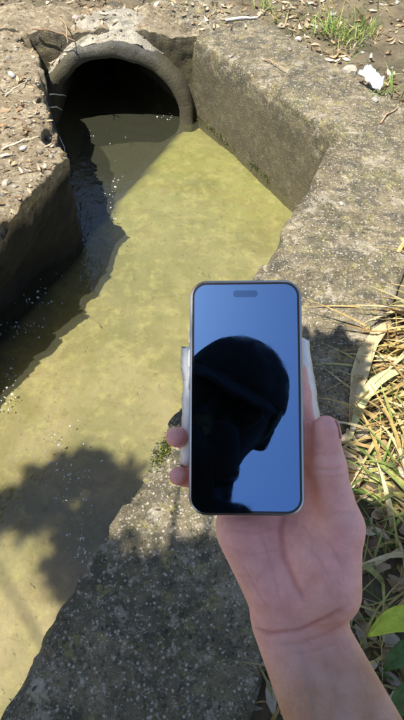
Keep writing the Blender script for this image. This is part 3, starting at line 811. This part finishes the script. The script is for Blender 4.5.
# ------------------------------------------------------------------ the phone
TILT = R(6.0); YAW = R(-3.1)
PHC = at(246, 395.5, .3925)
px_ = RT.copy(); py_ = UP * math.cos(TILT) + FW * math.sin(TILT); 
px_ = px_ * math.cos(YAW) + FW * math.sin(YAW); py_ /= np.linalg.norm(py_); pz_ = np.cross(px_, py_)
PW, PH_, PT = .0776, .1607, .0080
def rrect(w_, h_, r_, n=10):
    pts = []
    for (cx, cy, a0) in ((w_ / 2 - r_, h_ / 2 - r_, 0), (-w_ / 2 + r_, h_ / 2 - r_, 90), (-w_ / 2 + r_, -h_ / 2 + r_, 180), (w_ / 2 - r_, -h_ / 2 + r_, 270)):
        for k in range(n + 1): a = R(a0 + 90 * k / n); pts.append((cx + r_ * math.cos(a), cy + r_ * math.sin(a)))
    return pts
def slab(layers, cap0=True, cap1=True):
    "stack of rounded rectangles (inset, z)"
    V, Fc = [], []; n = None
    for (w_, h_, r_, z_) in layers:
        p = rrect(w_, h_, r_); n = len(p); V += [(x, y_, z_) for x, y_ in p]
    for i in range(len(layers) - 1):
        for k in range(n): Fc.append((i * n + k, i * n + (k + 1) % n, (i + 1) * n + (k + 1) % n, (i + 1) * n + k))
    if cap0: Fc.append(tuple(range(n))[::-1])
    if cap1: Fc.append(tuple((len(layers) - 1) * n + k for k in range(n)))
    return np.array(V), Fc
PHM = Matrix(((px_[0], py_[0], pz_[0], PHC[0]), (px_[1], py_[1], pz_[1], PHC[1]), (px_[2], py_[2], pz_[2], PHC[2]), (0, 0, 0, 1)))
def build_phone(name, Mx, label, screen_mat, frame_mat):
    root = empty(name); root.matrix_world = Mx; tag(root, label, 'phone')
    c = .0016
    V, Fc = slab([(PW - 2 * c, PH_ - 2 * c, .0105, -PT), (PW - .0008, PH_ - .0008, .0118, -PT + .0007), (PW, PH_, .012, -PT + c), (PW, PH_, .012, -c), (PW - .0008, PH_ - .0008, .0118, -.0006), (PW - 2 * c, PH_ - 2 * c, .0105, -.0002)])
    link('frame', mesh('frame', V, Fc, frame_mat, False), root)
    V, Fc = slab([(PW - .0034, PH_ - .0034, .0103, -.0004), (PW - .0034, PH_ - .0034, .0103, .0001)])
    bz = link('screen_border', mesh('screen_border', V, Fc, M['bezel'], False), root)
    V, Fc = slab([(PW - .0066, PH_ - .0066, .0088, .0001), (PW - .0066, PH_ - .0066, .0088, .0003)])
    link('screen', mesh('screen', V, Fc, screen_mat, False), root)
    for sx, y0, L in ((1, .028, .018), (-1, .042, .010), (-1, .026, .012), (-1, .010, .012)):
        V, Fc = slab([(.0011, L, .0005, -.0055), (.0011, L, .0005, -.0028)]); V = V + [sx * (PW / 2 + .0002), y0, 0]
        link('side_button', mesh('side_button', V, Fc, frame_mat, False), root)
    V, Fc = slab([(.028, .030, .007, -PT - .0016), (.030, .032, .008, -PT - .0002)]); V = V + [.020, .060, 0]
    cb = link('camera_bump', mesh('camera_bump', V, Fc, M['black'], False), root)
    for dx, dy in ((.007, .0075), (.007, -.0075), (-.0065, 0)):
        V, Fc = slab([(.011, .011, .0054, -PT - .0028), (.012, .012, .0059, -PT - .0016)]); V = V + [.020 + dx, .060 + dy, 0]
        link('lens', mesh('lens', V, Fc, M['glass'], False), cb)
    return root
phone = build_phone('smartphone', PHM, 'smartphone held upright in the hand, its dark screen mirroring the sky', M['screen'], M['steel'])
V, Fc = slab([(.017, .0046, .0022, .0003), (.017, .0046, .0022, .00045)]); V = V + [0, .0705, 0]
link('speaker_slot', mesh('speaker_slot', V, Fc, M['slot'], False), phone)

# white packet pressed behind the phone
def ph(px, py, back=0.0):
    "point on the phone plane (pushed back by `back`) seen at a photo pixel"
    d = FW + (px - 202) / F * RT - (py - 360) / F * UP
    t_ = ((PHC - back * pz_ - CAM) @ pz_) / (d @ pz_); return CAM + t_ * d
res = 26; V = []
cn = [ph(182.5, 347, .028), ph(308, 337, .028), ph(324, 440, .028), ph(178, 470, .028)]
for sidez in (0, 1):
    for i in range(res + 1):
        for k in range(res + 1):
            u, v_ = i / res, k / res; p = (cn[0] * (1 - u) + cn[1] * u) * (1 - v_) + (cn[3] * (1 - u) + cn[2] * u) * v_
            edge = min(u, 1 - u, v_, 1 - v_); th = .006 * min(1, (edge / .06)) ** .5
            V.append(p + pz_ * (th if sidez else -th * .6))
V = np.array(V); V += .0016 * np.column_stack([fbm(V, 55, 300 + k, 3) for k in range(3)])
n1 = (res + 1) ** 2; Fc = []
for i in range(res):
    for k in range(res):
        a = i * (res + 1) + k; q = (a, a + res + 1, a + res + 2, a + 1); Fc.append(q[::-1]); Fc.append(tuple(x + n1 for x in q))
rim = [i * (res + 1) for i in range(res)] + [res * (res + 1) + k for k in range(res)] + [i * (res + 1) + res for i in range(res, 0, -1)] + [k for k in range(res, 0, -1)]
for a, b_ in zip(rim, rim[1:] + rim[:1]): Fc.append((a, b_, b_ + n1, a + n1))
c0 = sum(cn) / 4
tag(link('white_packet', mesh('white_packet', V - c0, Fc, M['rubber']), None, c0), 'soft white packet held between the fingers and the back of the phone', 'packet')

# ------------------------------------------------------------------ the person
def rel(r_, u, b_): return CAM + r_ * RT + u * UP - b_ * FW     # camera-relative right, up, back
WR = at(301, 632, .412); EL = np.array([.185, -.17, .885])
def dirn(a, b_): d = np.asarray(b_) - np.asarray(a); return d / np.linalg.norm(d)
arm_dir = dirn(WR, EL)
J = dict(cmc=at(331, 592, .408), mcp=at(341, 528, .404), ip=at(329, 467, .399), tip=at(326, 428, .395))
IDX = [at(312, 486, .425), at(306, 440, .412), at(299, 395, .4065), at(297, 371, .4065)]
MID = [at(288, 484, .436), at(268, 420, .446), at(236, 385, .446), at(214, 372, .440)]
RNGF = [at(258, 488, .436), at(214, 452, .447), at(184, 438, .432), at(175.5, 437, .406)]
PNK = [at(232, 503, .430), at(206, 482, .439), at(184, 476, .426), at(178, 476, .403)]
axes_palm = np.stack([dirn(at(217, 545, .41), at(357, 545, .405)), dirn(at(300, 620, .41), at(275, 500, .42)), FW])
def hand_sdf(P):
    P = P.astype(np.float32)
    palm = cone(P, at(272, 505, .430), at(292, 592, .424), .018, .021)
    palm = smin(palm, cone(P, at(238, 520, .427), at(277, 600, .424), .0155, .020), .014)
    palm = smin(palm, cone(P, at(312, 500, .425), at(312, 596, .424), .017, .020), .014)
    palm = smin(palm, cone(P, at(260, 490, .432), at(308, 488, .432), .013, .014), .014)
    palm = smin(palm, cone(P, at(240, 535, .421), at(270, 588, .417), .0150, .0145), .012)        # hypothenar
    palm = smin(palm, cone(P, J['cmc'], J['mcp'], .0205, .0150), .016)                             # thenar
    palm = smin(palm, cone(P, at(318, 560, .412), at(326, 590, .413), .021, .018), .014)
    th = smin(cone(P, J['mcp'], J['ip'], .0148, .0112), cone(P, J['ip'], J['tip'], .0112, .0088), .006)
    out = smin(palm, th, .009)
    # web between the thumb and the index
    out = smin(out, cone(P, at(322, 505, .418), at(322, 482, .422), .013, .009), .012)
    # wrist and forearm: flattened oval from two parallel strands
    sd = dirn(at(255, 632, .412), at(347, 628, .412)) 
    for s_ in (-1, 1):
        a = WR + sd * .0158 * s_ + FW * .010; b_ = WR + arm_dir * .17 + sd * .015 * s_ + FW * .008
        st_ = cone(P, a, b_, .0178, .0295)
        out = smin(out, st_, .012)
    out = smin(out, cone(P, WR + FW * .009, at(290, 585, .422), .020, .021), .014)
    for chain, rr in ((IDX, (.0098, .0088, .0082, .0072)), (MID, (.0100, .0088, .0080, .0070)), (RNGF, (.0095, .0084, .0078, .0072)), (PNK, (.0088, .0076, .0070, .0066))):
        f = None
        for a, b_, r0, r1 in zip(chain[:-1], chain[1:], rr[:-1], rr[1:]):
            c_ = cone(P, a, b_, r0, r1); f = c_ if f is None else smin(f, c_, .004)
        out = smin(out, f, .007)
    return out
pts = np.array([WR, WR + arm_dir * .17, *J.values(), *IDX, *MID, *RNGF, *PNK, at(217, 545, .42)])
V, Q = surface(hand_sdf, pts.min(0) - .04, pts.max(0) + .04, .0016)
V = relax(V.astype(float), Q, 3, .5)
me0 = mesh('tmp', V, Q); nrm = np.empty(len(V) * 3, np.float32); me0.vertices.foreach_get('normal', nrm); nrm = nrm.reshape(-1, 3)
# projection of each vertex in photo pixels: places the creases (dented and darkened in colour) and veins
relv = V - CAM; dep = relv @ FW; PX = 202 + F * (relv @ RT) / dep; PY = 360 - F * (relv @ UP) / dep
facing = (nrm @ FW) < .2
def crease(line, depth, wpx):
    line = np.array(line, float); best = np.full(len(V), 1e9); tt = np.zeros(len(V))
    n = len(line) - 1
    for i in range(n):
        a, b_ = line[i], line[i + 1]; d = b_ - a; q = np.column_stack([PX, PY]) - a
        t_ = np.clip((q @ d) / (d @ d), 0, 1); dd = np.linalg.norm(q - t_[:, None] * d, axis=1); m_ = dd < best
        best[m_] = dd[m_]; tt[m_] = ((i + t_) / n)[m_]
    return np.where(facing, np.exp(-(best / wpx) ** 2) * np.clip(np.minimum(tt, 1 - tt) * 8, .15, 1), 0) * depth
D = crease([(252, 628), (270, 634), (300, 630), (325, 619), (347, 606)], .0016, 2.2)
D = D + crease([(275, 645), (300, 643), (328, 633), (344, 624)], .0009, 2.0)
D = D + crease([(288, 505), (281, 530), (284, 558), (296, 585), (308, 606)], .0016, 3.0)
D = D + crease([(214, 516), (240, 518), (270, 513)], .0008, 2.0)
D = D + crease([(312, 468), (326, 470), (344, 467)], .0009, 2.0)
D = D + crease([(322, 520), (338, 512), (356, 514)], .0006, 2.0)
for ln in ([(222, 545), (250, 556), (284, 548)], [(236, 575), (262, 580)], [(300, 540), (318, 556), (330, 580)], [(316, 530), (332, 548), (346, 575)], [(262, 535), (272, 565), (280, 600)],
           [(240, 560), (258, 592), (270, 612)], [(312, 455), (342, 453)], [(314, 478), (345, 476)], [(285, 655), (315, 650), (338, 642)], [(226, 530), (256, 533), (283, 526)], [(292, 520), (306, 528), (316, 545)]):
    D = D + crease(ln, .0006, 1.3)
VN = crease([(300, 640), (306, 680), (318, 740)], .0006, 4.0) + crease([(322, 640), (336, 690), (352, 740)], .0005, 4.0)
V = V - nrm * (D - VN)[:, None]
# skin tint: pink palm, tan forearm, redder at the fingertips
s_arm = (V - WR) @ arm_dir
pal = np.clip(1 - (s_arm + .012) / .05, 0, 1)[:, None]; back = np.clip((nrm @ FW) * 1.5, 0, 1)[:, None]
pink = np.array([.97, .49, .45]); tan = np.array([.6, .325, .185])
colh = tan * (1 - pal) + (pink * (1 - .55 * back) + tan * .55 * back) * pal
for tp in (J['tip'], IDX[3], RNGF[3], PNK[3], MID[3]):
    q = np.clip(1 - np.linalg.norm(V - tp, axis=1) / .022, 0, 1)[:, None]; colh = colh * (1 - .6 * q) + np.array([.72, .29, .29]) * .6 * q
colh = colh * (1 - np.clip(D / .0016, 0, 1)[:, None] * np.array([.25, .38, .4]))
colh = colh * (1 - np.clip(VN / .0006, 0, 1)[:, None] * np.array([.16, .05, .0]))
hand_V, hand_Q, hand_C = V, Q, colh

HC = np.array([-.025, -.085, 1.505]); hf = dirn((0, 0, 0), (.05, .62, -.70)); hr = dirn((0, 0, 0), np.cross(hf, [0, 0, 1])); hu = np.cross(hr, hf)
ro = R(26); hr, hu = hr * math.cos(ro) - hu * math.sin(ro), hu * math.cos(ro) + hr * math.sin(ro)
HAX = np.stack([hr, hf, hu])
SHL, SHR = np.array([-.235, -.24, 1.275]), np.array([.145, -.24, 1.275])
ELL = np.array([-.40, -.03, 1.075]); WRL = rel(-.112, -.06, -.012)
def hp(r_, f_, u): return HC + hr * r_ + hf * f_ + hu * u
def body_sdf(P):
    P = P.astype(np.float32)
    d = ellip(P, hp(0, -.005, .025), HAX, (.073, .092, .090))
    d = smin(d, ellip(P, hp(0, .020, -.045), HAX, (.056, .062, .066)), .03)
    d = smin(d, cone(P, hp(0, .082, .012), hp(0, .100, -.022), .008, .012), .010)     # nose
    d = smin(d, cone(P, hp(-.018, .078, -.060), hp(.018, .078, -.060), .009, .009), .008)   # lips
    for s_ in (-1, 1):
        d = smin(d, cone(P, hp(s_ * .073, -.012, .012), hp(s_ * .078, -.018, -.016), .012, .008), .006)
        d = smin(d, cone(P, hp(s_ * .018, .082, .028), hp(s_ * .05, .066, .030), .008, .007), .008)    # brows
    d = smin(d, cone(P, hp(0, -.03, -.06), (-.085, -.245, 1.30), .048, .056), .03)
    t_ = cone(P, (-.13, -.245, 1.22), (.04, -.245, 1.22), .105, .105)
    t_ = smin(t_, cone(P, SHL + [.02, 0, 0], SHR - [.02, 0, 0], .062, .062), .05)
    t_ = smin(t_, cone(P, (-.10, -.25, 1.02), (.01, -.25, 1.02), .100, .100), .07)
    t_ = smin(t_, cone(P, (-.115, -.255, .86), (.025, -.255, .86), .115, .115), .07)
    d = smin(d, t_, .04)
    for sx, kx in ((-1, -.135), (1, .045)):
        d = smin(d, cone(P, (kx, -.25, .82), (kx + sx * .02, -.24, .46), .085, .055), .03)
        d = smin(d, cone(P, (kx + sx * .02, -.24, .46), (kx + sx * .02, -.275, .08), .055, .036), .02)
        d = smin(d, cone(P, (kx + sx * .02, -.285, .035), (kx + sx * .035, -.10, .028), .036, .028), .02)
    d = smin(d, cone(P, SHR, EL, .052, .040), .03); d = smin(d, cone(P, EL, WR + arm_dir * .12, .040, .030), .02)
    d = smin(d, cone(P, SHL, ELL, .052, .040), .03); d = smin(d, cone(P, ELL, WRL, .040, .026), .02)
    # left hand gripping the edge of the other phone
    u2 = dirn(ELL, WRL); palm2 = WRL + u2 * .05
    d = smin(d, cone(P, WRL, palm2, .026, .030), .015)
    for k in range(4):
        a = palm2 + UP * (.03 - .02 * k); b_ = a + RT * .040 - FW * .018; c_ = b_ + RT * .026 + FW * .010
        d = smin(d, smin(cone(P, a, b_, .010, .009), cone(P, b_, c_, .009, .0075), .004), .006)
    a = WRL + u2 * .02 + UP * .03; d = smin(d, smin(cone(P, a, a + FW * .02 + UP * .035, .013, .011), cone(P, a + FW * .02 + UP * .035, a + FW * .012 + UP * .05 + RT * .03, .011, .008), .004), .008)
    return d
body_lo, body_hi = np.array([-.52, -.44, -.02]), np.array([.34, .22, 1.68])
bV, bQ = surface(body_sdf, body_lo, body_hi, .009); bV = relax(bV.astype(float), bQ, 2, .5)
PROOT = empty('person', (-.045, -.25, .004))
tag(PROOT, 'person in a dark shirt holding a phone out over the water, bare forearm in view', 'person')
allV = np.vstack([hand_V, bV]); allQ = np.vstack([hand_Q, bQ + len(hand_V)])
me = mesh('body', sub(PROOT.location, allV), allQ, M['skin']); vcol(me, np.vstack([hand_C, np.tile(tan, (len(bV), 1))])); bpy.data.meshes.remove(me0)
link('body', me, PROOT)
def shell(name, fn, lo, hi, h_, mat):
    V, Q = surface(fn, lo, hi, h_); V = relax(V.astype(float), Q, 2, .5)
    V += .004 * np.column_stack([fbm(V, 14, 500 + k, 3) for k in range(3)])
    return link(name, mesh(name, sub(PROOT.location, V), Q, mat), PROOT)
def shirt(P):
    d = body_sdf(P) - .011
    d = np.maximum(d, .80 - P[..., 2]); d = np.maximum(d, P[..., 2] - 1.365)
    d = np.maximum(d, (P - SHR) @ dirn(SHR, EL).astype(np.float32) - .19 - 10 * np.clip(.10 - P[..., 0], 0, 1))
    fl = (P - SHL) @ dirn(SHL, ELL).astype(np.float32) - .19
    d = np.where(P[..., 0] < -.20, np.maximum(d, fl), d)
    fr_ = (P[..., 1] + .10); return np.where((P[..., 0] > .06), np.maximum(d, fr_), d)
shell('shirt', shirt, (-.46, -.44, .74), (.30, .06, 1.42), .009, M['cloth'])
def trousers(P):
    d = body_sdf(P) - .014; d = np.maximum(d, P[..., 2] - .90); d = np.maximum(d, .075 - P[..., 2]); return np.maximum(d, np.abs(P[..., 0] + .045) - .2)
shell('trousers', trousers, (-.34, -.44, .04), (.25, -.05, .94), .010, M['denim'])
def shoe(sgn):
    def fn(P):
        d = np.maximum(body_sdf(P) - .006, P[..., 2] - .085); return np.maximum(d, -sgn * (P[..., 0] + .045))
    return fn
for sgn in (-1, 1): shell('shoe', shoe(sgn), (-.34, -.40, -.02), (.25, 0, .12), .008, M['shoe'])
def hair(P):
    P = P.astype(np.float32); d = ellip(P, hp(0, -.012, .034), HAX, (.090, .106, .100)); q = P - HC
    d = smin(d, cone(P, hp(-.055, -.045, .0), hp(-.085, -.055, -.17), .04, .042), .03); d = smin(d, cone(P, hp(.0, -.075, .0), hp(-.02, -.085, -.16), .045, .045), .03)
    face = (q @ hf.astype(np.float32)) - .045 - .55 * ((q @ hu.astype(np.float32)) - .055); d = np.maximum(d, face); return np.maximum(d, -.19 - (q @ hu.astype(np.float32)))
shell('hair', hair, HC - [.2, .24, .24], HC + [.16, .16, .16], .006, M['hair'])
for s_ in (-1, 1):
    V = ICO2[0] * .0125 + hp(s_ * .031, .0715, .008); link('eye', mesh('eye', sub(PROOT.location, V), ICO2[1], M['eye']), PROOT)
def glasses(P):
    P = P.astype(np.float32); d = None
    for s_ in (-1, 1):
        e_ = ellip(P, hp(s_ * .033, .086, .006), HAX, (.031, .010, .024)); d = e_ if d is None else np.minimum(d, e_)
        d = np.minimum(d, cone(P, hp(s_ * .06, .078, .012), hp(s_ * .082, -.02, .014), .004, .003))
    return np.minimum(d, cone(P, hp(-.01, .097, .010), hp(.01, .097, .010), .004, .004))
shell('added_sunglasses', glasses, HC - .15, HC + .15, .004, M['hair'])  # added black glasses; they keep the mirrored face as dark as a silhouette
def cap(P):
    P = P.astype(np.float32); q = P - HC; u = q @ hu.astype(np.float32); f_ = q @ hf.astype(np.float32); r_ = q @ hr.astype(np.float32)
    d = ellip(P, hp(0, -.008, .036), HAX, (.092, .108, .098)); d = np.maximum(d, .040 - u)
    v = np.maximum(np.abs(u - .040 + .35 * np.clip(f_ - .08, 0, 1) + 2.0 * r_ * r_) - .004, np.hypot(r_ / .078, (f_ - .075) / .085) * .08 - .08); v = np.maximum(v, .04 - f_)
    return np.minimum(d, v)
shell('cap', cap, HC - .2, HC + .2, .005, M['cloth'])
def mask(P):
    d = body_sdf(P) - .006; q = P.astype(np.float32) - HC; u = q @ hu.astype(np.float32); f_ = q @ hf.astype(np.float32)
    d = np.minimum(d, smin(cone(P, (-.06, -.135, 1.295), (.0, -.135, 1.295), .03, .03), cone(P, (-.045, -.135, 1.295), (-.07, -.17, 1.40), .03, .045), .02)); d = np.maximum(d, u - .045 - .12 * np.clip(f_ - .05, 0, 1)); d = np.maximum(d, -.26 - u); return d
shell('added_face_scarf', mask, HC - [.2, .24, .26], HC + [.16, .16, .1], .006, M['cloth'])  # added black scarf; fills the mirrored head in as a dark silhouette
# thumb nail, seen edge-on along the outer side of the thumb tip
tdir = dirn(J['ip'], J['tip']); nside = dirn((0, 0, 0), RT * .93 + FW * .35); nbin = np.cross(tdir, nside); V = []
for i in range(7):
    for k in range(5):
        a = R(-52 + 104 * k / 4); t_ = i / 6
        rr = .0107 - .0016 * t_
        V.append(J['tip'] - tdir * (.006 - .0125 * t_) + (nside * math.cos(a) + nbin * math.sin(a)) * (rr - .0012 * (t_ > .9)))
Fc = [(i * 5 + k, i * 5 + k + 1, (i + 1) * 5 + k + 1, (i + 1) * 5 + k) for i in range(6) for k in range(4)]
nl = link('thumb_nail', mesh('thumb_nail', sub(PROOT.location, V), Fc, M['nail']), PROOT); md = nl.modifiers.new('thickness', 'SOLIDIFY'); md.thickness = .0007

# the phone in the other hand, whose lens takes the picture
q = rel(-.064, -.066, .011)
Mx = Matrix(((RT[0], UP[0], -FW[0], q[0]), (RT[1], UP[1], -FW[1], q[1]), (RT[2], UP[2], -FW[2], q[2]), (0, 0, 0, 1)))
build_phone('smartphone', Mx, 'second phone close to the face, mirrored dark in the held screen', M['hair'], M['matte'])

# ------------------------------------------------------------------ added unseen tree, its leaf clumps set where shade is wanted
ka, kb = -SUNV[0] / SUNV[2], -SUNV[1] / SUNV[2]
TZ = 3.4
def lift(x, y_, z_): return np.array([x - ka * z_, y_ - kb * z_, z_])
tgt = [(-.62, .85, .13), (-.82, .72, .12), (-.5, .78, .14), (-.42, .55, .15), (-1.0, .68, .12), (-.25, .42, .16), (-.05, .42, .16), (.15, .44, .17), (.35, .5, .18), (.5, .52, .15),
       (-.42, .25, .16), (-.2, .15, .2), (.05, .12, .2), (.3, .2, .2), (-.4, 0, .2), (-.1, -.15, .2), (.2, -.1, .2), (.38, 1.12, .115), (.25, 1.02, .12), (.1, 1.0, .1), (-.03, .96, .075), (.33, .95, .1), (.3, .8, .12), (-.57, .62, .12), (-.6, .5, .1), (-.52, .42, .12), (-.72, .8, .12)]
tr_ = empty('added_shade_tree', (-.45, -1.55, -.04)); tag(tr_, 'added unseen leafy tree behind the camera, shaped to shade the lower left', 'tree')
bag = Bag(); wood = Bag(); top = np.array([-1.05, -1.2, 2.6])
V, Fc = tube(curve((-.45, -1.55, -.06), (-.5, -1.6, .8), (-.85, -1.5, 1.7), top, n=12), np.linspace(.045, .02, 12), 8); wood.add(V, Fc)
for (x, y_, r_) in tgt:
    c_ = lift(x, y_, 1.75 + RNG.normal(0, .03) if y_ > .93 else TZ + RNG.normal(0, .1)); V, Fc = tube(curve(top + [0, 0, U(-.3, 0)], (top + c_) / 2 + [0, 0, .06], c_, n=7), np.linspace(.014, .004, 7), 6); wood.add(V, Fc)
    for k in range(int((1100 if y_ > .93 else 460) * (r_ / .15) ** 2)):
        d_ = RNG.standard_normal(3); d_ /= np.linalg.norm(d_); p = c_ + d_ * r_ * U(.15, 1.05) * np.array([1, .9, .8])
        L = U(.05, .09); V, Fc = leaf(L, L * .6, U(-.1, .4), .12, 3); bag.add(V @ rnd_rot().T + p, Fc, np.array([(.06, .11, .02), (.09, .15, .03), (.12, .18, .035)][k % 3]))
link('trunk', wood.mesh('trunk', M['bark'], True, tr_.location), tr_)
link('shade_crown', bag.mesh('shade_crown', M['leafy'], True, tr_.location), tr_)
